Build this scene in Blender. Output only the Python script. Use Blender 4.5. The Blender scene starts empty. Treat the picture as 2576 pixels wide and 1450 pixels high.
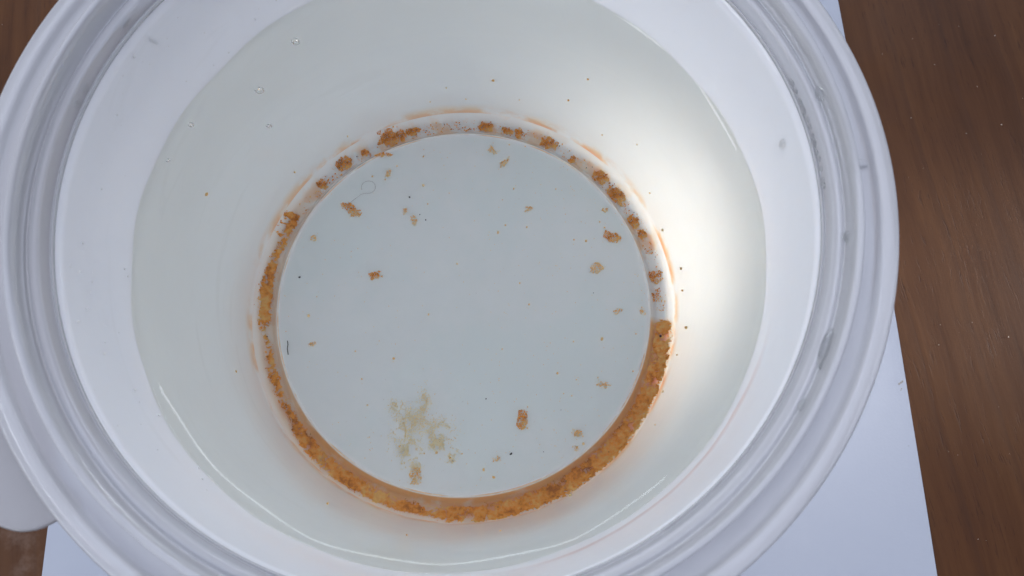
import bpy, bmesh, math, random
import numpy as np
from mathutils import Matrix, Vector

random.seed(7)
RNG = np.random.default_rng(11)
S = 0.001                                   # all measures below are millimetres
scene = bpy.context.scene
COL = scene.collection

# ------------------------------------------------------------------ camera
cam_data = bpy.data.cameras.new("camera")
cam = bpy.data.objects.new("camera", cam_data)
COL.objects.link(cam)
scene.camera = cam
pitch, roll = 0.2778, -0.0038
rot = Matrix.Rotation(pitch, 4, 'X') @ Matrix.Rotation(roll, 4, 'Y')
cam.matrix_world = Matrix.Translation(Vector((10.374, -44.949, 192.5)) * S) @ rot
cam_data.sensor_width = 36.0
cam_data.lens = 36.0 * 1935.0 / 2576.0
cam_data.clip_start = 0.005
cam_data.clip_end = 20.0
cam_data.dof.use_dof = True
cam_data.dof.focus_distance = 0.170
cam_data.dof.aperture_fstop = 38.0

# ------------------------------------------------------------------ light
SKY = 0.78
world = bpy.data.worlds.new("World")
scene.world = world
world.use_nodes = True
bg = world.node_tree.nodes["Background"]
# soft overcast dome: brightest overhead, falling off towards the horizon
wnt = world.node_tree
wtc = wnt.nodes.new('ShaderNodeTexCoord')
wsep = wnt.nodes.new('ShaderNodeSeparateXYZ')
wnt.links.new(wtc.outputs['Generated'], wsep.inputs[0])
wmap = wnt.nodes.new('ShaderNodeMapRange')
wmap.interpolation_type = 'SMOOTHSTEP'
wmap.inputs[1].default_value = 0.0; wmap.inputs[2].default_value = 1.0
wmap.inputs[3].default_value = 0.12; wmap.inputs[4].default_value = 1.0
wnt.links.new(wsep.outputs[2], wmap.inputs[0])
bg.inputs[0].default_value = (0.79, 0.845, 1.05, 1)
wmul = wnt.nodes.new('ShaderNodeMath'); wmul.operation = 'MULTIPLY'
wmul.inputs[1].default_value = SKY
wnt.links.new(wmap.outputs[0], wmul.inputs[0])
wnt.links.new(wmul.outputs[0], bg.inputs[1])

win = bpy.data.lights.new("window_light", 'AREA')
win.shape = 'RECTANGLE'
win.size, win.size_y = 0.62, 0.075
win.energy = 1.75
win.color = (0.92, 0.95, 1.0)
win_o = bpy.data.objects.new("window_light", win)
COL.objects.link(win_o)
win_o.location = (-0.60, -0.26, 0.50)
win_o.rotation_euler = (Vector((0, 0, 0.05)) - Vector(win_o.location)).to_track_quat('-Z', 'Y').to_euler()

back = bpy.data.lights.new("back_fill_light", 'AREA')  # added fill light, brightens the tub's inner walls and the skirt at the back
back.shape = 'RECTANGLE'
back.size, back.size_y = 0.9, 0.10
back.energy = 2.5
back.color = (0.86, 0.91, 1.0)
back_o = bpy.data.objects.new("back_fill_light", back)
COL.objects.link(back_o)
back_o.location = (0.02, 0.70, 0.55)
back_o.rotation_euler = (Vector((0, 0, 0.05)) - Vector(back_o.location)).to_track_quat('-Z', 'Y').to_euler()

# low warm light from the right: it shines through the right-hand wall of the tub
low = bpy.data.lights.new("low_light", 'SPOT')
low.energy = 62.0
low.color = (1.0, 0.955, 0.91)
low.spot_size = math.radians(10.2)
low.spot_blend = 1.0
low.shadow_soft_size = 0.02
low_o = bpy.data.objects.new("low_light", low)
COL.objects.link(low_o)
low_o.location = (0.70, 0.05, 0.034)
low_o.rotation_euler = (Vector((0.05, 0.006, 0.013)) - Vector(low_o.location)).to_track_quat('-Z', 'Y').to_euler()

scene.view_settings.view_transform = 'Standard'
scene.view_settings.look = 'None'
scene.view_settings.exposure = 0.3
scene.view_settings.gamma = 1.0
scene.view_settings.use_curve_mapping = False
scene.render.engine = 'CYCLES'
scene.cycles.use_denoising = True
scene.cycles.use_adaptive_sampling = True
scene.cycles.adaptive_threshold = 0.03
scene.cycles.max_bounces = 20
scene.cycles.diffuse_bounces = 10
scene.cycles.glossy_bounces = 4
scene.cycles.transmission_bounces = 14
scene.cycles.caustics_refractive = True
scene.cycles.caustics_reflective = True

# ------------------------------------------------------------------ helpers
def link(name, me, mat, parent=None, smooth=True):
    o = bpy.data.objects.new(name, me)
    COL.objects.link(o)
    if mat is not None:
        me.materials.append(mat)
    if smooth:
        me.polygons.foreach_set("use_smooth", [True] * len(me.polygons))
    if parent is not None:
        o.parent = parent
    return o

def tag(o, label=None, cat=None, group=None, kind=None):
    if label: o["label"] = label
    if cat: o["category"] = cat
    if group: o["group"] = group
    if kind: o["kind"] = kind
    return o

def fix_normals(me):
    bm = bmesh.new(); bm.from_mesh(me)
    bmesh.ops.recalc_face_normals(bm, faces=bm.faces)
    bm.to_mesh(me); bm.free()

def rounded(pts, closed=True, n=5):
    """pts: (r, z, fillet); corner arcs as short quadratic curves"""
    out = []
    m = len(pts)
    for i, (r, z, f) in enumerate(pts):
        p = np.array([r, z], float)
        if f <= 0 or (not closed and i in (0, m - 1)):
            out.append(tuple(p)); continue
        a = np.array(pts[i - 1][:2], float); b = np.array(pts[(i + 1) % m][:2], float)
        da, db = a - p, b - p
        la, lb = np.linalg.norm(da), np.linalg.norm(db)
        k = min(f, la * 0.48, lb * 0.48)
        pa, pb = p + da / la * k, p + db / lb * k
        for t in np.linspace(0, 1, n):
            q = (1 - t) ** 2 * pa + 2 * t * (1 - t) * p + t * t * pb
            out.append(tuple(q))
    return out

def revolve(name, prof, mat, parent, n=256, wobble=None):
    """closed profile (r,z) turned about the z axis; points with r==0 become poles"""
    verts, faces, idx = [], [], []
    ang = np.linspace(0, 2 * math.pi, n, endpoint=False)
    for (r, z) in prof:
        if r < 1e-6:
            idx.append([len(verts)] * n); verts.append((0, 0, z * S))
        else:
            s = len(verts); idx.append(list(range(s, s + n)))
            for a in ang:
                rr, zz = (r, z) if wobble is None else wobble(r, z, a)
                verts.append((rr * math.cos(a) * S, rr * math.sin(a) * S, zz * S))
    m = len(prof)
    for i in range(m):
        A, B = idx[i], idx[(i + 1) % m]
        pa, pb = A[0] == A[1], B[0] == B[1]
        if pa and pb: continue
        for k in range(n):
            k2 = (k + 1) % n
            if pa: faces.append((A[k], B[k], B[k2]))
            elif pb: faces.append((A[k], B[k], A[k2]))
            else: faces.append((A[k], B[k], B[k2], A[k2]))
    me = bpy.data.meshes.new(name)
    me.from_pydata(verts, [], faces); me.update()
    fix_normals(me)
    return link(name, me, mat, parent)

def subdiv_line(p, q, n):
    return [(p[0] + (q[0] - p[0]) * t, p[1] + (q[1] - p[1]) * t) for t in np.linspace(0, 1, n + 1)]

# value noise ---------------------------------------------------------------
def vnoise(x, y, seed=0):
    x = np.asarray(x, float); y = np.asarray(y, float)
    xi, yi = np.floor(x).astype(np.int64), np.floor(y).astype(np.int64)
    fx, fy = x - xi, y - yi
    fx, fy = fx * fx * (3 - 2 * fx), fy * fy * (3 - 2 * fy)
    def h(a, b):
        v = (a * 374761393 + b * 668265263 + seed * 974711) & 0x7fffffff
        v = ((v ^ (v >> 13)) * 1274126177) & 0x7fffffff
        return ((v ^ (v >> 16)) & 0xffff) / 65535.0
    return (h(xi, yi) * (1 - fx) + h(xi + 1, yi) * fx) * (1 - fy) + (h(xi, yi + 1) * (1 - fx) + h(xi + 1, yi + 1) * fx) * fy

def fbm(x, y, seed=0, octv=4):
    s, a, t = 0, 1.0, 0
    for o in range(octv):
        s = s + a * vnoise(x * 2 ** o, y * 2 ** o, seed + o * 17); t += a; a *= 0.55
    return s / t

# ------------------------------------------------------------------ materials
def new_mat(name):
    m = bpy.data.materials.new(name); m.use_nodes = True
    nt = m.node_tree
    return m, nt, nt.nodes["Principled BSDF"]

def N(nt, t, **kw):
    n = nt.nodes.new(t)
    for k, v in kw.items(): setattr(n, k, v)
    return n

def mathn(nt, op, a, b=None, c=None, clamp=False):
    n = N(nt, 'ShaderNodeMath', operation=op, use_clamp=clamp)
    for i, v in enumerate((a, b, c)):
        if v is None: continue
        if isinstance(v, (int, float)): n.inputs[i].default_value = v
        else: nt.links.new(v, n.inputs[i])
    return n.outputs[0]

def ramp(nt, src, stops):
    r = N(nt, 'ShaderNodeValToRGB')
    el = r.color_ramp.elements
    while len(el) < len(stops): el.new(0.5)
    for e, (p, c) in zip(el, stops):
        e.position = p; e.color = (*c, 1) if len(c) == 3 else c
    nt.links.new(src, r.inputs[0])
    return r.outputs[0]

def mapr(nt, src, a, b, c=0.0, d=1.0, smooth=True):
    n = N(nt, 'ShaderNodeMapRange', interpolation_type='SMOOTHSTEP' if smooth else 'LINEAR')
    n.inputs[1].default_value = a; n.inputs[2].default_value = b
    n.inputs[3].default_value = c; n.inputs[4].default_value = d
    nt.links.new(src, n.inputs[0])
    return n.outputs[0]

def noise(nt, vec, scale, detail=4, rough=0.55, dist=0.0):
    n = N(nt, 'ShaderNodeTexNoise')
    n.inputs['Scale'].default_value = scale; n.inputs['Detail'].default_value = detail
    n.inputs['Roughness'].default_value = rough; n.inputs['Distortion'].default_value = dist
    if vec is not None: nt.links.new(vec, n.inputs['Vector'])
    return n.outputs['Fac']

def mix(nt, fac, a, b):
    n = N(nt, 'ShaderNodeMix', data_type='RGBA')
    if isinstance(fac, (int, float)): n.inputs[0].default_value = fac
    else: nt.links.new(fac, n.inputs[0])
    for i, v in ((6, a), (7, b)):
        if isinstance(v, tuple): n.inputs[i].default_value = (*v, 1)
        else: nt.links.new(v, n.inputs[i])
    return n.outputs[2]

def scaled(nt, vec, s, rz=0.0):
    n = N(nt, 'ShaderNodeMapping')
    n.inputs['Scale'].default_value = s; n.inputs['Rotation'].default_value = (0, 0, rz)
    nt.links.new(vec, n.inputs['Vector'])
    return n.outputs[0]

PLASTIC = (0.966, 0.970, 0.983)

def plastic(name, stain_and_reflection=None, rough=0.16, sss=0.0022, trans=None, k=1.0, see=0.45):
    m, nt, p = new_mat(name)
    tc = N(nt, 'ShaderNodeTexCoord').outputs['Object']
    g = noise(nt, tc, 60, 5)
    col = mix(nt, mapr(nt, g, 0.35, 0.7), tuple(c * k for c in PLASTIC), tuple(c * k * 0.985 for c in PLASTIC))
    sep = N(nt, 'ShaderNodeSeparateXYZ'); nt.links.new(tc, sep.inputs[0])
    x, y, z = sep.outputs
    ang = mathn(nt, 'MULTIPLY', mathn(nt, 'ARCTAN2', y, x), 180 / math.pi)      # -180..180
    if stain_and_reflection == 'wall':
        # orange reflection of the sediment, painted into the colour at the wall's foot
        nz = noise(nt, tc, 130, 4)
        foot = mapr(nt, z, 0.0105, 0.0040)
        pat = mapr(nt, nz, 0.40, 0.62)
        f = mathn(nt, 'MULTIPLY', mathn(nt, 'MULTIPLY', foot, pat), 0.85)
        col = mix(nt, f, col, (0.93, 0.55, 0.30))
        # thin pinkish line above the water, lower right
        n2 = noise(nt, tc, 45, 3)
        zz = mathn(nt, 'ADD', z, mathn(nt, 'MULTIPLY', mathn(nt, 'SUBTRACT', n2, 0.5), 0.004))
        line = mathn(nt, 'MULTIPLY', mapr(nt, zz, 0.0695, 0.0702), mapr(nt, zz, 0.0722, 0.0706))
        seg = mathn(nt, 'MULTIPLY', mapr(nt, ang, -84, -66), mapr(nt, ang, -14, -36))
        col = mix(nt, mathn(nt, 'MULTIPLY', mathn(nt, 'MULTIPLY', line, seg), 0.55), col, (0.62, 0.42, 0.38))
        # limescale smears running round the wall
        sm = noise(nt, scaled(nt, tc, (30, 30, 160)), 1.0, 5, 0.6, 0.8)
        left = mapr(nt, mathn(nt, 'ABSOLUTE', ang), 90, 130)
        f2 = mathn(nt, 'MULTIPLY', mathn(nt, 'MULTIPLY', mapr(nt, sm, 0.58, 0.70), left), 0.45)
        col = mix(nt, f2, col, (0.90, 0.90, 0.90))
    if stain_and_reflection == 'base':
        rad = mathn(nt, 'SQRT', mathn(nt, 'ADD', mathn(nt, 'MULTIPLY', x, x), mathn(nt, 'MULTIPLY', y, y)))
        nz = noise(nt, tc, 160, 5)
        groove = mathn(nt, 'MULTIPLY', mapr(nt, rad, 0.0429, 0.0434), mapr(nt, rad, 0.0484, 0.0466, 0.25, 1.0))
        low = mapr(nt, ang, -2.5, -6.0)                   # dense sediment lies on this half of the ring
        low2 = mapr(nt, ang, 142, 150)
        dense = mathn(nt, 'MAXIMUM', mathn(nt, 'MULTIPLY', low, mapr(nt, ang, -178, -130, 0.45, 1.0)), mathn(nt, 'MULTIPLY', low2, 0.45))
        dense = mathn(nt, 'MULTIPLY', dense, mapr(nt, nz, 0.30, 0.50, 0.55, 1.0))
        patch = mathn(nt, 'MULTIPLY', mapr(nt, nz, 0.46, 0.62), 0.5)
        f = mathn(nt, 'MULTIPLY', groove, mathn(nt, 'MAXIMUM', mathn(nt, 'MULTIPLY', dense, 0.85), patch))
        col = mix(nt, f, col, (1.0, 0.46, 0.13))
        # grey-green cast of a thin film of silt on the floor disc
        sl = noise(nt, tc, 28, 5)
        disc = mathn(nt, 'MULTIPLY', mapr(nt, rad, 0.0428, 0.0415), mapr(nt, sl, 0.38, 0.62, 0.10, 0.95))
        col = mix(nt, disc, col, (0.86, 0.935, 0.925))
    nt.links.new(col, p.inputs['Base Color'])
    p.inputs['Roughness'].default_value = rough
    p.inputs['IOR'].default_value = 1.49
    p.inputs['Subsurface Weight'].default_value = 1.0 if trans is None else 0.0
    if trans is not None:                               # thin mouldings: part of the light goes straight through
        tr = N(nt, 'ShaderNodeBsdfTranslucent'); nt.links.new(col, tr.inputs[0])
        mx = N(nt, 'ShaderNodeMixShader'); mx.inputs[0].default_value = trans
        nt.links.new(p.outputs[0], mx.inputs[1]); nt.links.new(tr.outputs[0], mx.inputs[2])
        rf = N(nt, 'ShaderNodeBsdfRefraction'); rf.inputs['Color'].default_value = (0.96, 0.96, 0.97, 1)
        rf.inputs['IOR'].default_value = 1.12; rf.inputs['Roughness'].default_value = 0.30
        m2 = N(nt, 'ShaderNodeMixShader'); m2.inputs[0].default_value = see
        nt.links.new(mx.outputs[0], m2.inputs[1]); nt.links.new(rf.outputs[0], m2.inputs[2])
        fr = N(nt, 'ShaderNodeFresnel'); fr.inputs['IOR'].default_value = 1.52
        gl = N(nt, 'ShaderNodeBsdfGlossy'); gl.inputs['Roughness'].default_value = 0.07
        m3 = N(nt, 'ShaderNodeMixShader'); nt.links.new(fr.outputs[0], m3.inputs[0])
        nt.links.new(m2.outputs[0], m3.inputs[1]); nt.links.new(gl.outputs[0], m3.inputs[2])
        nt.links.new(m3.outputs[0], nt.nodes['Material Output'].inputs[0])
        p.inputs['Specular IOR Level'].default_value = 0.0
    p.inputs['Subsurface Radius'].default_value = (1.0, 0.95, 0.9)
    p.inputs['Subsurface Scale'].default_value = sss
    b = N(nt, 'ShaderNodeBump'); b.inputs['Strength'].default_value = 0.06; b.inputs['Distance'].default_value = 0.0004
    nt.links.new(noise(nt, tc, 220, 4), b.inputs['Height'])
    nt.links.new(b.outputs[0], p.inputs['Normal'])
    return m

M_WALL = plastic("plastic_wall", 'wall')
M_BASE = plastic("plastic_base", 'base')
M_RIM = plastic("plastic_rim", None, 0.08, trans=0.30, k=0.95, see=0.40)
M_EAR = plastic("plastic_ear", None, 0.15, trans=0.4, k=0.80, see=0.40)

def glass(name, col, ior):
    m = bpy.data.materials.new(name); m.use_nodes = True
    nt = m.node_tree; nt.nodes.clear()
    g = N(nt, 'ShaderNodeBsdfGlass'); g.inputs['Color'].default_value = (*col, 1)
    g.inputs['Roughness'].default_value = 0.0; g.inputs['IOR'].default_value = ior
    o = N(nt, 'ShaderNodeOutputMaterial'); nt.links.new(g.outputs[0], o.inputs[0])
    return m

M_WATER = glass("clear_water", (0.975, 0.987, 0.938), 1.33)
M_DROP = glass("droplet_water", (0.98, 0.985, 0.98), 1.33)
M_BUBBLE = glass("air_in_water", (1, 1, 1), 0.75)

def rust(name, c0, c1, c2, sc=900):
    m, nt, p = new_mat(name)
    tc = N(nt, 'ShaderNodeTexCoord').outputs['Object']
    a = noise(nt, tc, sc, 3)
    b = noise(nt, tc, 190, 4)
    f = mathn(nt, 'ADD', mathn(nt, 'MULTIPLY', a, 0.45), mathn(nt, 'MULTIPLY', b, 0.55))
    col = ramp(nt, f, [(0.36, c0), (0.47, c1), (0.60, c2)])
    nt.links.new(col, p.inputs['Base Color'])
    p.inputs['Roughness'].default_value = 0.7
    tr = N(nt, 'ShaderNodeBsdfTranslucent'); nt.links.new(col, tr.inputs[0])
    mx = N(nt, 'ShaderNodeMixShader'); mx.inputs[0].default_value = 0.22
    nt.links.new(p.outputs[0], mx.inputs[1]); nt.links.new(tr.outputs[0], mx.inputs[2])
    nt.links.new(mx.outputs[0], nt.nodes['Material Output'].inputs[0])
    return m

M_RUST = rust("rust_sediment", (0.60, 0.20, 0.012), (0.98, 0.44, 0.045), (1.0, 0.68, 0.22))
M_PALE = rust("pale_sediment", (0.98, 0.55, 0.14), (1.0, 0.70, 0.28), (1.0, 0.82, 0.48))
M_SAND = rust("sandy_sediment", (1.0, 0.78, 0.40), (1.0, 0.87, 0.56), (1.0, 0.93, 0.72))
def flat(name, c, rough=0.7):
    m, nt, p = new_mat(name)
    tc = N(nt, 'ShaderNodeTexCoord').outputs['Object']
    nt.links.new(mix(nt, noise(nt, tc, 700, 3), tuple(v * 0.7 for v in c), tuple(min(1, v * 1.25) for v in c)), p.inputs['Base Color'])
    p.inputs['Roughness'].default_value = rough
    return m
M_DARK = flat("dark_grit", (0.025, 0.022, 0.02))
M_FIBRE = flat("grey_fibre", (0.30, 0.29, 0.27))
M_WHITE = flat("white_speck", (0.92, 0.90, 0.84))
M_LINT = flat("pale_lint", (0.75, 0.66, 0.55))

def wood_mat():
    m, nt, p = new_mat("dark_brown_wood")
    tc = N(nt, 'ShaderNodeTexCoord').outputs['Object']
    v = scaled(nt, tc, (1, 1, 1), -0.13)
    warp = noise(nt, scaled(nt, v, (9, 5, 9)), 1.0, 4, 0.55)
    wv = N(nt, 'ShaderNodeVectorMath', operation='MULTIPLY_ADD')
    cmb = N(nt, 'ShaderNodeCombineXYZ'); nt.links.new(warp, cmb.inputs[0])
    nt.links.new(cmb.outputs[0], wv.inputs[0]); wv.inputs[1].default_value = (0.020, 0, 0); nt.links.new(v, wv.inputs[2])
    bands = noise(nt, scaled(nt, wv.outputs[0], (330, 16, 20)), 1.0, 6, 0.68)
    broad = noise(nt, scaled(nt, wv.outputs[0], (38, 5, 8)), 1.0, 4, 0.6)
    blot = noise(nt, tc, 40, 5, 0.6)
    f = mathn(nt, 'ADD', mathn(nt, 'MULTIPLY', bands, 0.42), mathn(nt, 'ADD', mathn(nt, 'MULTIPLY', broad, 0.40), mathn(nt, 'MULTIPLY', blot, 0.18)))
    col = ramp(nt, f, [(0.34, (0.046, 0.0155, 0.0040)), (0.46, (0.073, 0.0265, 0.0078)), (0.55, (0.088, 0.034, 0.0105)), (0.67, (0.118, 0.048, 0.0155))])
    # cathedral growth lines
    wave = N(nt, 'ShaderNodeTexWave', wave_type='BANDS', bands_direction='X', wave_profile='SAW')
    wave.inputs['Scale'].default_value = 1.0; wave.inputs['Distortion'].default_value = 2.2
    wave.inputs['Detail'].default_value = 3; wave.inputs['Detail Scale'].default_value = 0.7
    nt.links.new(scaled(nt, wv.outputs[0], (22, 3.2, 3)), wave.inputs['Vector'])
    ln = mapr(nt, wave.outputs['Fac'], 0.80, 1.0)
    col = mix(nt, mathn(nt, 'MULTIPLY', ln, 0.26), col, (0.046, 0.020, 0.011))
    # pores: short dark dashes along the grain
    pores = noise(nt, scaled(nt, wv.outputs[0], (1900, 190, 50)), 1.0, 3, 0.6)
    pf = mathn(nt, 'MULTIPLY', mapr(nt, pores, 0.58, 0.68), mapr(nt, noise(nt, tc, 60, 3), 0.40, 0.62))
    col = mix(nt, mathn(nt, 'MULTIPLY', pf, 0.5), col, (0.026, 0.008, 0.005))
    # worn, bleached film left of the sheet of paper
    sep = N(nt, 'ShaderNodeSeparateXYZ'); nt.links.new(tc, sep.inputs[0])
    worn = mathn(nt, 'MULTIPLY', mapr(nt, noise(nt, tc, 75, 5, 0.65), 0.50, 0.68), mapr(nt, sep.outputs[0], -0.09, -0.11))
    worn = mathn(nt, 'MULTIPLY', worn, mapr(nt, sep.outputs[1], 0.02, -0.03))
    col = mix(nt, mathn(nt, 'MULTIPLY', worn, 0.18), col, (0.36, 0.27, 0.22))
    nt.links.new(col, p.inputs['Base Color'])
    nt.links.new(mapr(nt, blot, 0.3, 0.7, 0.5, 0.68), p.inputs['Roughness'])
    p.inputs['Specular IOR Level'].default_value = 0.22
    b = N(nt, 'ShaderNodeBump'); b.inputs['Strength'].default_value = 0.14; b.inputs['Distance'].default_value = 0.0003
    h = mathn(nt, 'SUBTRACT', mathn(nt, 'ADD', bands, mathn(nt, 'MULTIPLY', noise(nt, tc, 900, 3), 0.25)), mathn(nt, 'MULTIPLY', pf, 0.8))
    nt.links.new(h, b.inputs['Height']); nt.links.new(b.outputs[0], p.inputs['Normal'])
    return m
M_WOOD = wood_mat()

def paper_mat():
    m, nt, p = new_mat("white_paper")
    tc = N(nt, 'ShaderNodeTexCoord').outputs['Object']
    col = mix(nt, noise(nt, tc, 60, 4), (0.43, 0.46, 0.52), (0.405, 0.435, 0.50))
    sp = noise(nt, tc, 520, 2)
    col = mix(nt, mathn(nt, 'MULTIPLY', mapr(nt, sp, 0.755, 0.79), 0.6), col, (0.25, 0.25, 0.27))
    nt.links.new(col, p.inputs['Base Color']); p.inputs['Roughness'].default_value = 0.85
    b = N(nt, 'ShaderNodeBump'); b.inputs['Strength'].default_value = 0.12; b.inputs['Distance'].default_value = 0.0002
    nt.links.new(noise(nt, tc, 1500, 3), b.inputs['Height']); nt.links.new(b.outputs[0], p.inputs['Normal'])
    return m
M_PAPER = paper_mat()

# ------------------------------------------------------------------ table top (setting)
def box_bevel(name, sx, sy, sz, loc, mat, bev):
    bm = bmesh.new()
    bmesh.ops.create_cube(bm, size=1)
    bmesh.ops.scale(bm, vec=(sx * S, sy * S, sz * S), verts=bm.verts)
    bmesh.ops.bevel(bm, geom=bm.edges[:], offset=bev * S, segments=3, profile=0.5, affect='EDGES')
    me = bpy.data.meshes.new(name); bm.to_mesh(me); bm.free()
    o = link(name, me, mat, None, False); o.location = Vector(loc) * S
    return o
table = box_bevel("table_top", 1100, 800, 28, (20, 60, -14), M_WOOD, 2)
tag(table, "dark brown wooden table top with visible grain", kind="structure")

# ------------------------------------------------------------------ sheet of paper
def make_paper():
    nx, ny = 42, 60
    x0, x1, y0, y1 = -100.95, 109.05, -112.0, 185.0
    a = 0.03155
    verts, faces = [], []
    def top(u, v):
        x = x0 + (x1 - x0) * u; y = y0 + (y1 - y0) * v
        e = min(x1 - x, x - x0)
        z = 0.05 + 0.10 * (fbm(x / 60 + 9, y / 60 + 3, 5, 2)) + 0.55 * math.exp(-e / 5.0) * max(0.0, fbm(y / 45 + 2, 7.0, 3, 2) - 0.25)
        if x1 - x < 40: x += 0.8 * math.sin((y + 70) / 55.0) * (1 - (x1 - x) / 40)
        return (x, y, float(z))
    for lay in (0, 1):
        for j in range(ny + 1):
            for i in range(nx + 1):
                # finer steps towards the side edges
                u = 0.5 - 0.5 * math.cos(math.pi * i / nx)
                x, y, z = top(u, j / ny)
                z += 0.11 * lay
                verts.append(((x * math.cos(a) - y * math.sin(a)) * S, (x * math.sin(a) + y * math.cos(a)) * S, z * S))
    W = nx + 1; L = (nx + 1) * (ny + 1)
    for j in range(ny):
        for i in range(nx):
            q = (j * W + i, j * W + i + 1, (j + 1) * W + i + 1, (j + 1) * W + i)
            faces.append(tuple(L + k for k in q)); faces.append(tuple(reversed(q)))
    ring = [i for i in range(W)] + [j * W + nx for j in range(1, ny + 1)] + [ny * W + i for i in range(nx - 1, -1, -1)] + [j * W for j in range(ny - 1, 0, -1)]
    for k in range(len(ring)):
        p, q = ring[k], ring[(k + 1) % len(ring)]
        faces.append((p, q, L + q, L + p))
    me = bpy.data.meshes.new("paper_sheet"); me.from_pydata(verts, [], faces); me.update(); fix_normals(me)
    return link("paper_sheet", me, M_PAPER, None, False)
tag(make_paper(), "sheet of plain white paper lying on the table under the tub", "paper")

# ------------------------------------------------------------------ plastic tub
tub = bpy.data.objects.new("plastic_tub", None)
tub.empty_display_size = 0.02
COL.objects.link(tub)
tag(tub, "round translucent white plastic tub standing on the sheet of paper", "tub")

Z0 = 0.35                                             # foot of the tub, resting on the sheet
def wall_r(z): return 48.12 + 0.101 * z

base_in = [(42.45, 4.5, 0.15), (42.75, 4.72, 0.15), (43.1, 4.5, 0.35), (44.35, 1.9, 0.6), (47.2, 1.75, 1.3), (wall_r(4.6), 4.6, 0)]
zs = np.linspace(4.6, 85.4, 40)
body_prof = ([(0, 4.4), (15, 4.42), (30, 4.46), (40, 4.5)] + rounded([(40, 4.5, 0)] + base_in, closed=False)[1:] + [(wall_r(z), z) for z in zs[1:]]
             + [(wall_r(z) + 1.25, z) for z in zs[::-1]] + rounded([(wall_r(4.6) + 1.25, 4.6, 0), (49.5, Z0 + 0.05, 0.9), (43.9, Z0, 0.5), (42.3, 3.2, 0.5), (30, 3.2, 0)], closed=False)[1:] + [(0, 3.2)])
def wall_wob(r, z, a):
    k = max(0.0, min(1.0, (z - 6) / 20)) * max(0.0, min(1.0, (83 - z) / 10))
    return r + k * 0.10 * math.sin(3 * a + 0.04 * z) + k * 0.05 * math.sin(7 * a + 1.0), z
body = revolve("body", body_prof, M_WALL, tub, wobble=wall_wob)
body.data.materials.append(M_BASE)
for pl in body.data.polygons:
    if pl.center.z < 4.62 * S: pl.material_index = 1

rim_pts = [(56.745, 85.4, 0), (56.80, 86.3, 0.28), (57.25, 85.75, 0.3), (57.50, 88.25, 0.4), (58.45, 88.7, 0.4), (59.20, 88.05, 0.4),
           (59.40, 90.6, 0.35), (59.75, 91.6, 0.5), (60.65, 91.6, 0.45), (60.95, 88.15, 0.6), (63.4, 88.55, 0.4),
           (63.90, 89.75, 0.45), (66.2, 90.05, 0.7), (67.0, 84.3, 0.3), (66.25, 84.3, 0.3), (65.6, 89.1, 0.4),
           (64.55, 88.95, 0.3), (64.0, 87.75, 0.35), (60.3, 87.2, 0.3), (60.05, 90.6, 0.12), (59.95, 90.3, 0.1), (59.8, 87.3, 0.35), (58.45, 87.6, 0.3), (58.2, 85.4, 0)]
def rim_wob(r, z, a):
    k = max(0.0, min(1.0, (r - 60.5) / 3.0))
    return r + 0.10 * math.sin(2 * a + 0.7) + 0.06 * math.sin(5 * a) + k * 0.75 * max(0.0, math.cos(a - 2.75)) ** 2, z + 0.10 * math.sin(2 * a + 2.0)
rim_prof = rounded(rim_pts, closed=True, n=6)
revolve("rim", rim_prof, M_RIM, tub, n=320, wobble=rim_wob)

# small stiffening web in the outer channel of the rim
def web(ang_deg):
    bm = bmesh.new()
    bmesh.ops.create_cube(bm, size=1)
    bmesh.ops.scale(bm, vec=(2.9 * S, 1.6 * S, 1.6 * S), verts=bm.verts)
    bmesh.ops.bevel(bm, geom=bm.edges[:], offset=0.6 * S, segments=4, profile=0.5, affect='EDGES')
    me = bpy.data.meshes.new("rim_web"); bm.to_mesh(me); bm.free()
    o = link("rim_web", me, M_RIM, tub)
    a = math.radians(ang_deg)
    o.location = (62.2 * math.cos(a) * S, 62.2 * math.sin(a) * S, 88.0 * S); o.rotation_euler = (0, 0, a)
for a in (3.5, 123.5, 243.5): web(a)

# flat ear of the handle, lower left
def ear():
    pts = [(-46.6, -44.2), (-49.6, -46.6), (-53.3, -48.0), (-57.5, -47.2), (-64, -44), (-71, -37.5), (-75.5, -29), (-77, -19), (-74.5, -11), (-70, -6.5),
           (-65.6, -5.0), (-65.3, -12), (-62.5, -22), (-58.0, -31.5), (-52.5, -39.0)]
    P = [np.array(p) for p in pts]; sm = []
    for i in range(len(P)):                                # smooth closed outline through the points
        p0, p1, p2, p3 = P[i - 1], P[i], P[(i + 1) % len(P)], P[(i + 2) % len(P)]
        for t in (0, .25, .5, .75):
            sm.append(0.5 * (2 * p1 + (p2 - p0) * t + (2 * p0 - 5 * p1 + 4 * p2 - p3) * t * t + (3 * p1 - p0 - 3 * p2 + p3) * t ** 3))
    bm = bmesh.new()
    vs = [bm.verts.new((x * S, y * S, 84.9 * S)) for x, y in sm]
    f = bm.faces.new(vs)
    r = bmesh.ops.extrude_face_region(bm, geom=[f])
    top = [v for v in r['geom'] if isinstance(v, bmesh.types.BMVert)]
    bmesh.ops.translate(bm, vec=(0, 0, 1.1 * S), verts=top)
    bmesh.ops.recalc_face_normals(bm, faces=bm.faces)
    rimed = [e for e in bm.edges if len(e.link_faces) == 2 and e.calc_face_angle(0) > 1.2]
    bmesh.ops.bevel(bm, geom=rimed, offset=0.4 * S, segments=3, profile=0.5, affect='EDGES')
    me = bpy.data.meshes.new("ear"); bm.to_mesh(me); bm.free()
    return link("ear", me, M_EAR, tub, True)
ear()

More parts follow.
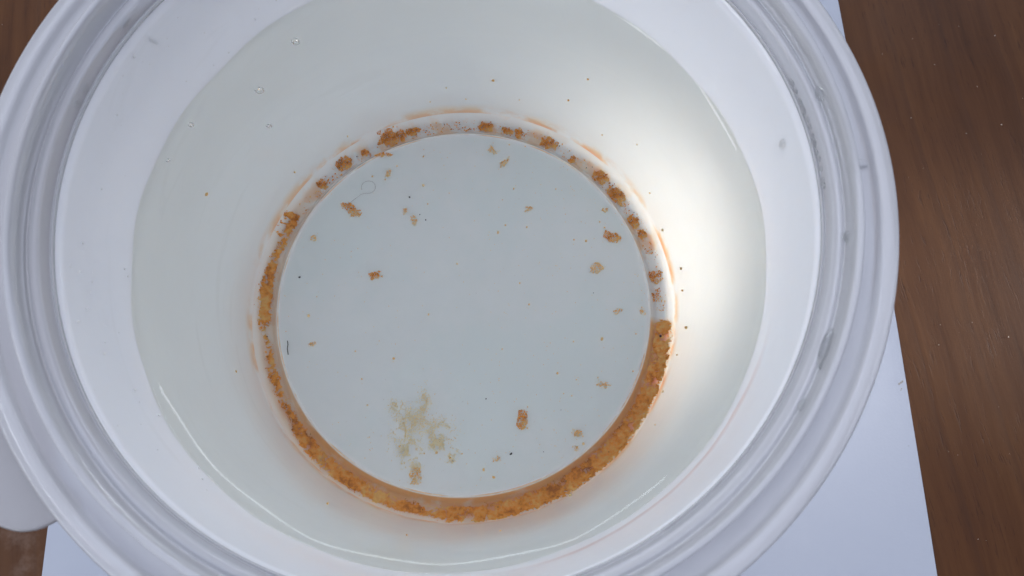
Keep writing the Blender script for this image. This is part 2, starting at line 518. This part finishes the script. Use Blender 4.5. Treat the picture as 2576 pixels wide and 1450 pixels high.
# ------------------------------------------------------------------ water
ZW = 64.0
def water():
    Rw = wall_r(ZW)
    top = [(0, ZW)] + [(r, ZW + 2.4 * math.exp(-(Rw - r) / 2.0)) for r in list(np.linspace(8, Rw - 7, 8)) + list(np.linspace(Rw - 5.8, Rw + 0.25, 30))]
    top.append((Rw + 0.85, ZW + 2.75))
    side = [(wall_r(z) + 0.6, z) for z in (60, 40, 20, 6)]
    bot = [(48.9, 4.4), (48.2, 2.0), (47.4, 1.2), (44.1, 1.3), (42.6, 3.9), (0, 3.9)]
    def wob(r, z, a):
        if z > ZW + 0.02:
            z = ZW + (z - ZW) * (0.92 + 0.16 * math.sin(5 * a + 1.1) * math.sin(2 * a) + 0.08 * math.sin(17 * a))
        return r, z
    me = revolve("water", top + side + bot, M_WATER, None, n=360, wobble=wob)
    return me
tag(water(), "clear faintly greenish water standing in the tub", kind="structure")

# ------------------------------------------------------------------ sediment
def icosa():
    t = (1 + 5 ** 0.5) / 2
    v = np.array([(-1, t, 0), (1, t, 0), (-1, -t, 0), (1, -t, 0), (0, -1, t), (0, 1, t), (0, -1, -t), (0, 1, -t), (t, 0, -1), (t, 0, 1), (-t, 0, -1), (-t, 0, 1)], float)
    v /= np.linalg.norm(v[0])
    f = np.array([(0, 11, 5), (0, 5, 1), (0, 1, 7), (0, 7, 10), (0, 10, 11), (1, 5, 9), (5, 11, 4), (11, 10, 2), (10, 7, 6), (7, 1, 8), (3, 9, 4), (3, 4, 2), (3, 2, 6), (3, 6, 8), (3, 8, 9), (4, 9, 5), (2, 4, 11), (6, 2, 10), (8, 6, 7), (9, 8, 1)])
    return v, f
IV, IF = icosa()

def grains(P, rad):
    """one mesh of small irregular grains centred on P (mm), radii rad (mm)"""
    n = len(P)
    V = np.repeat(IV[None], n, 0) * (1 + 0.45 * (RNG.random((n, 12, 1)) - 0.5))
    ax = RNG.normal(size=(n, 3)); ax /= np.linalg.norm(ax, axis=1)[:, None]
    st = 0.6 + 0.9 * RNG.random((n, 1, 1))
    along = (V * ax[:, None]).sum(2, keepdims=True) * ax[:, None]
    V = V + along * (st - 1)
    V = V * np.asarray(rad)[:, None, None] + np.asarray(P)[:, None]
    F = (IF[None] + (np.arange(n) * 12)[:, None, None]).reshape(-1, 3)
    return V.reshape(-1, 3), F

def mesh_np(name, V, F):
    me = bpy.data.meshes.new(name)
    me.from_pydata((np.asarray(V) * S).tolist(), [], [tuple(f) for f in np.asarray(F).tolist()])
    me.update()
    return me

# inner surface height of the base by radius
_bp = np.array([(0, 4.4)] + [p for p in rounded([(40, 4.5, 0)] + base_in, closed=False)])
def floor_z(r): return np.interp(r, _bp[:, 0], _bp[:, 1])

# dense ring of rust in the lower and left half of the groove
RING = np.array([  # angle, inner radius, outer radius, height, cover
    (-212, 45.9, 47.6, 0.2, 0.0), (-208, 45.3, 48.1, 1.1, 1.0), (-202, 45.4, 48.0, 1.0, 0.95), (-197, 45.6, 47.3, 0.6, 0.88), (-192, 45.5, 47.4, 0.8, 0.92), (-186, 45.2, 47.8, 1.1, 1.0),
    (-180, 45.0, 47.7, 1.0, 1.0), (-175, 45.2, 47.3, 0.7, 0.92), (-170, 45.5, 46.8, 0.5, 0.80), (-164, 45.2, 47.0, 0.6, 0.88), (-160, 45.1, 47.3, 0.8, 0.94), (-154, 45.4, 46.8, 0.5, 0.84), (-148, 45.2, 47.2, 0.6, 0.90),
    (-143, 45.2, 47.7, 0.9, 0.95), (-134, 45.0, 47.8, 1.0, 1.0), (-124, 45.0, 48.0, 1.1, 1.0), (-112, 45.2, 47.7, 0.8, 0.85), (-100, 45.5, 47.7, 0.7, 0.76), (-92, 45.2, 48.3, 1.0, 0.95),
    (-82, 44.9, 48.5, 1.2, 1.0), (-62, 44.7, 48.4, 1.2, 1.0), (-45, 44.7, 48.4, 1.1, 1.0), (-30, 44.7, 48.4, 1.1, 0.97), (-22, 44.8, 48.3, 1.0, 0.88), (-16, 44.6, 48.4, 1.1, 0.95), (-8, 44.4, 48.3, 1.1, 1.0), (-5, 44.8, 48.0, 0.9, 1.0), (-2.5, 45.4, 47.4, 0.2, 0.0)])
def ring_height(th, r):
    ri, ro, h, c = (np.interp(th, RING[:, 0], RING[:, k]) for k in (1, 2, 3, 4))
    x = th * 0.803                                    # arc length in mm
    wx, wy = fbm(x * 0.8 + 11, r * 0.8 + 5, 31, 3) * 3, fbm(x * 0.8 + 3, r * 0.8 + 9, 37, 3) * 3
    p, q = x * 0.81 + r * 0.59 + wx, -x * 0.59 + r * 0.81 + wy
    rag = (fbm(p * 1.5, q * 1.5, 3, 5) - 0.5) * 2.0
    u = np.minimum(r - ri, ro - r) + rag
    cov = fbm(p * 0.7 + 40, q * 0.7 + 40, 21, 4)
    hh = 0.36 * h * np.clip(u / 0.7, -1, 1) * (0.55 + 0.9 * fbm(p * 2.0, q * 2.0, 8, 3))
    return np.where(cov < 0.62 * c + 0.07, hh, -0.4) - (1 - c) * 0.08

def sediment_ring():
    nth, nr = 1500, 22
    th = np.linspace(-212, -2, nth); rr = np.linspace(44.0, 48.75, nr)
    TH, RR = np.meshgrid(th, rr, indexing='ij')
    Hh = ring_height(TH, RR)
    Z = floor_z(RR) + np.maximum(Hh, -0.25)
    A = np.radians(TH)
    V = np.stack([RR * np.cos(A), RR * np.sin(A), Z], -1).reshape(-1, 3)
    q = (np.arange(nth - 1)[:, None] * nr + np.arange(nr - 1)[None]).ravel()
    keep = (Hh[:-1, :-1].ravel() > -0.24) | (Hh[1:, :-1].ravel() > -0.24) | (Hh[:-1, 1:].ravel() > -0.24) | (Hh[1:, 1:].ravel() > -0.24)
    q = q[keep]
    F = np.concatenate([np.stack([q, q + nr, q + nr + 1], 1), np.stack([q, q + nr + 1, q + 1], 1)])
    n = 10000
    t = RNG.uniform(-211, -3, n); r = RNG.uniform(44.3, 48.7, n)
    h = ring_height(t, r)
    k = h > -0.12
    t, r, h = t[k], r[k], h[k]
    a = np.radians(t)
    rad = 0.04 + 0.09 * RNG.random(len(t)) ** 2
    P = np.stack([r * np.cos(a), r * np.sin(a), floor_z(r) + np.maximum(h, 0.0) + rad * 0.5 + 0.15 * RNG.random(len(t)) ** 3], 1)
    GV, GF = grains(P, rad)
    me = mesh_np("rust_sediment", np.concatenate([V, GV]), np.concatenate([F, GF + len(V)]))
    return link("rust_sediment", me, M_RUST, None, True)
def groove_crumbs():
    n = 1500
    t = RNG.uniform(-2, 151, n); r = RNG.uniform(44.6, 47.4, n)
    k = fbm(t * 0.45, r * 0.7, 91, 3) > 0.47
    t, r = t[k], r[k]; a = np.radians(t)
    rad = 0.05 + 0.17 * RNG.random(len(t)) ** 3
    V, F = grains(np.stack([r * np.cos(a), r * np.sin(a), floor_z(r) + rad * 0.5], 1), rad)
    o = link("groove_crumbs", mesh_np("groove_crumbs", V, F), M_RUST, None, False)
    tag(o, "fine ochre crumbs strewn along the upper half of the groove", kind="stuff")
groove_crumbs()
tag(sediment_ring(), "continuous orange rust sediment lying in the groove round the tub floor", kind="stuff")

def clump(name, x, y, w, l, rz, mat, label, hz=0.7, dens=14, seed=0, cat="sediment", group=None, thr=0.42, core=True):
    """ragged flake of sediment: grains where a noise mask inside an ellipse is high"""
    area = math.pi * w * l / 4
    n = int(max(20, area * dens * 4))
    u = RNG.uniform(-1.15, 1.15, (n, 2))
    d = np.hypot(u[:, 0], u[:, 1])
    px, py = u[:, 0] * w / 2, u[:, 1] * l / 2
    nz = fbm(px * 1.1 + seed * 7.3 + 50, py * 1.1 + seed * 3.1 + 50, seed + 60, 3)
    k = (nz - 0.5) * 1.5 + (1 - d) * 0.9 > (thr - 0.42)
    px, py, d = px[k], py[k], d[k]
    if len(px) < 8:
        px = RNG.normal(size=10) * w * 0.22; py = RNG.normal(size=10) * l * 0.22; d = np.hypot(px / w * 2, py / l * 2)
    c, s = math.cos(rz), math.sin(rz)
    X, Y = x + px * c - py * s, y + px * s + py * c
    rad = 0.06 + 0.13 * RNG.random(len(X)) ** 1.5
    r = np.hypot(X, Y)
    Z = floor_z(r) + rad * 0.6 + hz * np.clip(1 - d, 0, 1) * RNG.random(len(X))
    V, F = grains(np.stack([X, Y, Z], 1), rad)
    c0 = np.array([x, y, float(floor_z(math.hypot(x, y)))])
    o = link(name, mesh_np(name, V - c0, F), mat, None, False)
    o.location = Vector(c0) * S
    return tag(o, label, cat, group)

def polar(r, a): return r * math.cos(math.radians(a)), r * math.sin(math.radians(a))

# separate clumps in the upper right half of the groove, counted clockwise
GR = "separate rust clumps in the groove"
groove_clumps = [
    (46.2, 139.1, 2.2, 2.3, "small orange rust clump in the groove, farthest left of the separate groove clumps"),
    (46.5, 129.8, 3.6, 2.8, "orange rust clump in the groove, second of the separate clumps from the left"),
    (45.9, 122.7, 1.8, 1.8, "tiny orange rust clump in the groove just left of the biggest upper clump"),
    (46.4, 114.0, 6.8, 3.6, "biggest orange rust clump in the groove at the upper left"),
    (46.4, 106.6, 3.4, 1.8, "ragged rust clump in the groove touching the right end of the biggest upper clump"),
    (46.0, 84.3, 3.2, 2.7, "round orange rust clump at the very top of the groove"),
    (45.9, 77.5, 2.6, 1.5, "low rust clump in the groove just right of the round top clump"),
    (45.9, 73.8, 2.0, 2.4, "upright small rust clump in the groove, second to the right of the round top clump"),
    (45.9, 64.0, 3.8, 2.8, "round orange rust clump in the groove midway between top and upper right"),
    (45.4, 55.1, 1.7, 2.1, "small rust clump alone in the groove above the two big upper right clumps"),
    (46.1, 44.6, 4.2, 2.8, "upper of the two big ragged rust clumps in the groove at the upper right"),
    (45.9, 37.0, 5.4, 2.8, "lower of the two big ragged rust clumps in the groove at the upper right"),
    (45.6, 27.6, 3.0, 2.2, "rust clump in the groove just below the two big upper right clumps"),
    (45.9, 23.2, 2.4, 2.0, "small dark rust clump in the groove, second below the two big upper right clumps"),
    (45.4, 9.6, 3.4, 3.0, "loose rust clump in the groove at the far right above the bare gap"),
    (45.0, 3.6, 2.6, 2.4, "sparse pale rust clump in the groove directly above the bare gap at right"),
]
for i, (r, a, w, l, lab) in enumerate(groove_clumps):
    x, y = polar(r, a)
    clump("rust_clump", x, y, w, l, math.radians(a + 90), M_RUST, lab, hz=0.6, dens=24 if i < 14 else 9, seed=i, cat="rust clump", group=GR)

# clumps on the floor disc
FL = "rust clumps on the tub floor"
floor_clumps = [
    (-20.7, 7.2, 3.0, 1.9, 0.1, M_RUST, "orange flake lying alone left of the middle of the tub floor"),
    (-27.6, 23.4, 5.2, 2.3, -0.6, M_RUST, "largest ragged orange flake on the upper left of the tub floor"),
    (6.4, 38.7, 2.6, 1.6, -0.7, M_PALE, "ochre flake near the top edge of the floor, left of its elongated neighbour"),
    (9.3, 35.7, 3.3, 1.5, 0.8, M_PALE, "elongated slanting ochre flake near the top edge of the tub floor"),
    (34.8, 16.7, 3.7, 2.4, -0.3, M_RUST, "large orange flake on the upper right of the tub floor close to the groove"),
    (13.3, -26.1, 2.2, 3.8, -0.2, M_RUST, "upright orange flake alone on the lower right of the tub floor"),
    (25.8, -29.1, 2.6, 1.6, -0.3, M_PALE, "ochre flake on the lower right of the tub floor near the groove"),
    (-18.6, 33.0, 1.2, 2.4, -0.3, M_PALE, "narrow upright ochre flake on the upper left of the tub floor"),
    (-20.4, 37.6, 4.2, 1.3, -0.15, M_RUST, "flat orange flake on the edge of the floor under the biggest groove clump"),
    (-12.2, 20.6, 1.4, 2.3, 0.4, M_PALE, "small ochre flake above the centre left of the tub floor beside grey grit"),
    (14.9, 23.8, 1.9, 1.4, 0.0, M_PALE, "small ochre flake alone above the middle of the tub floor towards the right"),
    (33.4, 23.4, 1.4, 1.4, 0.0, M_PALE, "little round ochre flake above the large upper right flake"),
    (-34.6, -9.1, 1.8, 1.2, 0.2, M_PALE, "small ochre flake on the left of the tub floor near the dark fibre"),
    (-35.6, 16.2, 1.4, 1.3, 0.0, M_PALE, "little round ochre flake at the left edge of the floor, right one of a pair"),
    (35.3, -1.4, 2.1, 1.3, 0.1, M_PALE, "ochre flake on the right of the tub floor level with the bare gap"),
    (41.2, -1.6, 1.2, 2.2, 0.3, M_PALE, "small ochre flake at the right edge of the floor beside the bare gap"),
    (31.8, -18.4, 3.2, 1.2, -0.15, M_PALE, "faint row of ochre crumbs on the lower right of the floor"),
    (7.7, -34.7, 2.0, 1.3, 0.0, M_PALE, "ochre flake at the bottom of the floor right of the sandy patch"),
    (-10.1, -38.2, 2.4, 4.0, 0.1, M_PALE, "pale sandy tail below the sandy patch near the bottom groove"),
    (30.8, 8.9, 2.6, 2.2, 0.8, M_PALE, "pale speckled flake on the right of the floor below the large orange flake"),
    (25.2, -32.6, 1.8, 1.1, -0.6, M_PALE, "small ochre flake at the lower right of the floor nearest the groove"),
    (-14.5, 23.1, 1.2, 1.6, 0.0, M_PALE, "small rounded ochre flake right of the largest upper left flake"),
]
for i, (x, y, w, l, rz, mt, lab) in enumerate(floor_clumps):
    clump("rust_flake", x, y, w, l, rz, mt, lab, hz=0.22, dens=13 if mt is M_RUST else 8, seed=30 + i, cat="rust flake", group=FL)

# sandy patch
def sandy_patch():
    blobs = [(-15.0, -23.2, 1.6, 1.6, 60), (-8.6, -22.6, 1.5, 3.0, 110), (-11.5, -25.8, 3.6, 2.4, 210), (-12.6, -29.5, 3.0, 3.0, 180), (-5.6, -28.4, 3.4, 2.4, 240),
             (-5.4, -31.3, 2.2, 1.4, 220), (-11.6, -33.2, 2.0, 1.6, 230), (-12.8, -36.0, .8, .8, 30), (-10.2, -36.4, 1.4, 1.0, 60), (-2.3, -34.3, 1.4, 1.5, 40), (-1.6, -32.9, 0.8, 0.8, 30)]
    P = []
    for (x, y, sx, sy, n) in blobs:
        m = int(n * 3.2)
        q = np.stack([x + RNG.normal(size=m) * sx * 0.55, y + RNG.normal(size=m) * sy * 0.55], 1)
        k = fbm(q[:, 0] * 0.9 + 80, q[:, 1] * 0.9 + 80, 77, 4) > 0.42
        P.append(q[k])
    P = np.concatenate(P)
    rad = 0.045 + 0.08 * RNG.random(len(P))
    Z = floor_z(np.hypot(P[:, 0], P[:, 1])) + rad * 0.5 + 0.15 * RNG.random(len(P)) ** 2
    V, F = grains(np.column_stack([P, Z]), rad)
    o = link("sand_patch", mesh_np("sand_patch", V, F), M_SAND, None, False)
    tag(o, "pale sandy patch of fine sediment on the lower left of the tub floor", kind="stuff")
sandy_patch()

# loose crumbs and silt, too small to count
def crumbs():
    n = 650
    P = []
    while len(P) < n:
        r = 42.3 * math.sqrt(random.random()); a = random.uniform(-180, 180)
        x, y = polar(r, a)
        w = 0.35 + 0.65 * (x > 5) * 0.9 + 0.5 * (y < -25) + 0.3 * (y > 20)
        if random.random() < w * 0.7: P.append((x, y))
    P = np.array(P)
    rad = np.where(RNG.random(n) < 0.10, 0.14 + 0.20 * RNG.random(n), 0.035 + 0.075 * RNG.random(n))
    Z = floor_z(np.hypot(P[:, 0], P[:, 1])) + rad * 0.4
    V, F = grains(np.column_stack([P, Z]), rad)
    o = link("sediment_crumbs", mesh_np("sediment_crumbs", V, F), M_PALE, None, False)
    tag(o, "scattered fine ochre crumbs across the tub floor", kind="stuff")
    n = 130
    P = []
    while len(P) < n:
        r = 42.3 * math.sqrt(random.random()); x, y = polar(r, random.uniform(-180, 180))
        if random.random() < 0.25 + 0.6 * (x > 8) + 0.3 * (y < -20): P.append((x, y))
    P = np.array(P); rad = 0.04 + 0.09 * RNG.random(n) ** 3
    V, F = grains(np.column_stack([P, floor_z(np.hypot(P[:, 0], P[:, 1])) + rad * 0.4]), rad)
    o = link("white_specks", mesh_np("white_specks", V, F), M_WHITE, None, False)
    tag(o, "tiny scattered white specks across the tub floor", kind="stuff")
    # crumbs clinging to the wall under water
    W = [(13.3, 142.8, .35), (22.4, 82.4, .4), (37.2, 58.0, .3), (20.7, -159.5, .25), (29.0, -119.2, .4), (8.9, -61.2, .4), (16.6, -8.6, .42), (14.3, 7.6, .35), (9.7, 20.2, .35), (43.6, 163.1, .45), (23.5, 61.7, .3),
         (15, 75, .22), (12, 100, .2), (17, 50, .2), (26, 40, .2), (14, 30, .2), (10, -25, .25), (20, -35, .2), (28, -80, .2), (10, 125, .2), (33, -100, .2), (12, 90, .25), (18, 95, .2), (12, -15, .25), (13, 2, .25)]
    Q = [(*polar(wall_r(z) - 0.1, a), z) for z, a, s in W]
    V, F = grains(np.array(Q), np.array([s for *_, s in W]))
    o = link("wall_crumbs", mesh_np("wall_crumbs", V, F), M_PALE, None, False)
    tag(o, "scattered ochre crumbs clinging to the tub wall under water", kind="stuff")
    # dark grit
    D = [(-13.5, 26.6, .28), (10.8, -33.6, .30), (-38.4, 6.6, .3), (2.7, 3, .08), (5.2, -21.5, .2), (22, -24, .12), (18, -33.2, .14), (-9.5, 20.9, .22), (-10.9, 22.2, .18), (-5.0, -31.0, .14), (30, 3, .12), (-2, -35.2, .14)]
    P = np.array([(x, y, float(floor_z(math.hypot(x, y))) + .08) for x, y, s in D])
    for a in (93, 96, 99, 102, 78.5, 61, 58, 50, 48, 30, 15, 135, 132, 126, -8.6, -165, -170, -150, -100, -80, -60, -45):
        x, y = polar(46.2 + random.uniform(-.6, .6), a + random.uniform(-1, 1)); P = np.vstack([P, (x, y, float(floor_z(math.hypot(x, y))) + (1.0 if a < -20 or a == -8.6 else .25))])
    rad = np.concatenate([[s for *_, s in D], 0.10 + 0.10 * RNG.random(len(P) - len(D))]); rad *= 0.8; rad[-8] = .3
    V, F = grains(P, rad)
    o = link("dark_grit", mesh_np("dark_grit", V, F), M_DARK, None, False)
    tag(o, "tiny scattered black grit on the tub floor and in the groove", kind="stuff")
crumbs()

def tube(name, pts, rad, mat):
    pts = [np.array(p, float) for p in pts]
    V, F, k = [], [], 5
    for i, p in enumerate(pts):
        d = pts[min(i + 1, len(pts) - 1)] - pts[max(i - 1, 0)]; d /= np.linalg.norm(d)
        s = np.cross(d, (0, 0, 1.0)); s /= max(1e-6, np.linalg.norm(s)); u = np.cross(s, d)
        for j in range(k):
            a = 2 * math.pi * j / k
            V.append(p + rad * (math.cos(a) * s + math.sin(a) * u))
    for i in range(len(pts) - 1):
        for j in range(k):
            F.append((i * k + j, i * k + (j + 1) % k, (i + 1) * k + (j + 1) % k, (i + 1) * k + j))
    F.append(tuple(range(k))[::-1]); F.append(tuple((len(pts) - 1) * k + j for j in range(k)))
    me = bpy.data.meshes.new(name); me.from_pydata((np.array(V) * S).tolist(), [], F); me.update(); fix_normals(me)
    return link(name, me, mat)
zf = 4.6
tag(tube("dark_fibre", [(-40.1, -8.4, zf), (-39.9, -9.3, zf + .1), (-40.0, -10.2, zf), (-39.7, -11.6, zf)], 0.10, M_DARK), "short dark fibre on the left edge of the tub floor", "fibre")
loop = [(-27.8 + 0.9 * k, 24.9 + 0.75 * k, zf + .05) for k in range(4)] + [(-23.4 + 1.7 * math.cos(t), 29.0 + 1.6 * math.sin(t), zf + .1) for t in np.linspace(-1.9, 3.6, 14)]
tag(tube("grey_hair", loop, 0.032, M_FIBRE), "thin curled grey hair above the largest upper left flake", "hair")

# ------------------------------------------------------------------ droplets on the rim and wall
def droplet(name, loc, nrm, w, l, h, twist, mat, label, cat="droplet", group=None):
    bm = bmesh.new()
    bmesh.ops.create_icosphere(bm, subdivisions=3, radius=1.0)
    for v in bm.verts:
        ca = v.co.copy()
        k = 1 + 0.07 * math.sin(2 * math.atan2(ca.y, ca.x) + loc[0])
        v.co = Vector((ca.x * w / 2 * k, ca.y * l / 2 * k, max(ca.z, -0.25) * h)) * S
    me = bpy.data.meshes.new(name); bm.to_mesh(me); bm.free()
    o = link(name, me, mat)
    q = Vector(nrm).normalized().to_track_quat('Z', 'Y')
    o.matrix_world = Matrix.Translation(Vector(loc) * S) @ q.to_matrix().to_4x4() @ Matrix.Rotation(twist, 4, 'Z')
    return tag(o, label, cat, group)

def rim_drop(r, z, a, w, l, h, label, up=1.0, group="water droplets on the rim"):
    x, y = polar(r, a); ar = math.radians(a)
    nrm = Vector((-math.cos(ar) * (1 - up), -math.sin(ar) * (1 - up), up))
    # local Y follows the rim
    q = nrm.normalized().to_track_quat('Z', 'Y')
    t = q.inverted() @ Vector((-math.sin(ar), math.cos(ar), 0))
    return droplet("water_droplet", (x, y, z), nrm, w, l, h, math.atan2(-t.x, t.y), M_DROP, label, "droplet", group)

rim_drop(59.3, 89.2, 14.7, 1.38, 2.64, 0.50, "round water droplet in the inner channel of the rim at upper right", 0.75)
rim_drop(59.2, 89.2, -7.7, 1.25, 1.92, 0.41, "small water droplet on the rim at the far right", 0.75)
rim_drop(59.1, 89.0, -24.1, 2.00, 6.00, 0.58, "long bent water droplet on the rim at lower right", 0.8)
rim_drop(59.1, 89.0, -32.5, 1.12, 1.80, 0.41, "small water droplet on the rim just below the long bent droplet", 0.8)
rim_drop(57.6, 87.2, 150.4, 1.12, 2.16, 0.41, "water droplet on the inner rim at the upper left, topmost there", 0.4)
rim_drop(57.5, 87.0, 162.6, 1.00, 1.80, 0.41, "water droplet on the inner rim at left, upper one of a close pair", 0.4)
rim_drop(57.5, 87.0, 165.5, 1.12, 1.56, 0.41, "water droplet on the inner rim at left, lower one of a close pair", 0.4)
rim_drop(57.5, 86.5, -144.9, 0.75, 0.72, 0.25, "tiny dark droplet on the inner rim at the lower left", 0.4)
ORD = 'first second third fourth fifth sixth seventh eighth ninth tenth eleventh twelfth thirteenth'.split()
for i, a in enumerate((18.6, 17.0, 15.4, 13.9, 12.3, 11.0, 9.5, 7.9, 6.6, 5.2, 3.8, 2.2, 0.8)):
    rim_drop(57.25, 86.45 + random.uniform(0, .3), a + random.uniform(-.3, .3), random.uniform(.5, .8), random.uniform(.8, 1.5), random.uniform(.3, .5),
             "tiny droplet on the inner step at right, %s from the top of its row" % ORD[i], 0.6, "row of tiny droplets on the inner step")
def wall_thing(z, a, w, l, h, mat, label, name, cat, group):
    x, y = polar(wall_r(z) - 0.02, a); ar = math.radians(a)
    nrm = Vector((-math.cos(ar), -math.sin(ar), 0.1))
    return droplet(name, (x, y, z), nrm, w, l, h, 0.3, mat, label, cat, group)
wall_thing(79.0, 12.1, 1.6, 2.0, .5, M_DROP, "water droplet alone on the dry right wall above the water", "water_droplet", "droplet", "droplets on the dry wall")
wall_thing(81.4, 149.0, 0.6, 2.4, .4, M_DROP, "thin slanting droplet on the dry upper left wall", "water_droplet", "droplet", "droplets on the dry wall")
BB = "bubbles on the wall under water"
for z, a, w, l, lab in ((58.1, 126.2, 1.5, 3.0, "air bubble on the submerged wall at upper left, topmost of the bubbles"),
                        (51.0, 138.2, 1.6, 3.2, "largest air bubble on the submerged wall at the upper left"),
                        (37.4, 141.1, 0.9, 2.2, "slim air bubble on the submerged wall, lowest and nearest the groove"),
                        (62.6, 154.3, 0.9, 2.0, "air bubble just under the waterline at the left"),
                        (63.4, 162.9, 0.7, 1.3, "tiny air bubble under the waterline, lowest of the left bubbles")):
    wall_thing(z, a, w, l, 0.45, M_BUBBLE, lab, "air_bubble", "bubble", BB)

def splashes():
    n = 60
    z = RNG.uniform(67, 84, n); a = RNG.uniform(125, 232, n)
    P = np.array([(*polar(wall_r(q) - 0.03, w), q) for q, w in zip(z, a)])
    V, F = grains(P, 0.10 + 0.22 * RNG.random(n) ** 3)
    o = link("splash_spots", mesh_np("splash_spots", V, F), M_WHITE, None, True)
    tag(o, "tiny scattered dried splash spots on the dry left wall", kind="stuff")
splashes()

# ------------------------------------------------------------------ lint and dust on the table
def dust():
    P, R = [], []
    for _ in range(55):
        x = random.uniform(112, 165) if random.random() < .85 else random.uniform(-138, -106); y = random.uniform(-62, 100)
        if x - 109 + y * 0.03 < 3 and x > 0: continue
        P.append((x, y, 0.06)); R.append(0.04 + 0.11 * random.random() ** 3)
    V, F = grains(np.array(P), np.array(R))
    o = link("dust_specks", mesh_np("dust_specks", V, F), M_LINT, None, False)
    tag(o, "scattered pale dust specks on the wooden table", kind="stuff")
dust()
for x, y in ((108.4, -15.2),):
    P = np.array([(x + dx, y + dy, 0.6) for dx, dy in ((0, 0), (.5, .3), (.9, .6), (.4, -1.2), (.2, -1.6))])
    V, F = grains(P, np.array([.28, .3, .25, .22, .15]))
    tag(link("pencil_smudge", mesh_np("pencil_smudge", V * np.array([1, 1, 0.0]) + np.array([0, 0, 0.42]) + (V - V.mean(0)) * np.array([0, 0, .12]), F), M_FIBRE, None, False), "small grey crumbs near the right edge of the paper", "crumb")
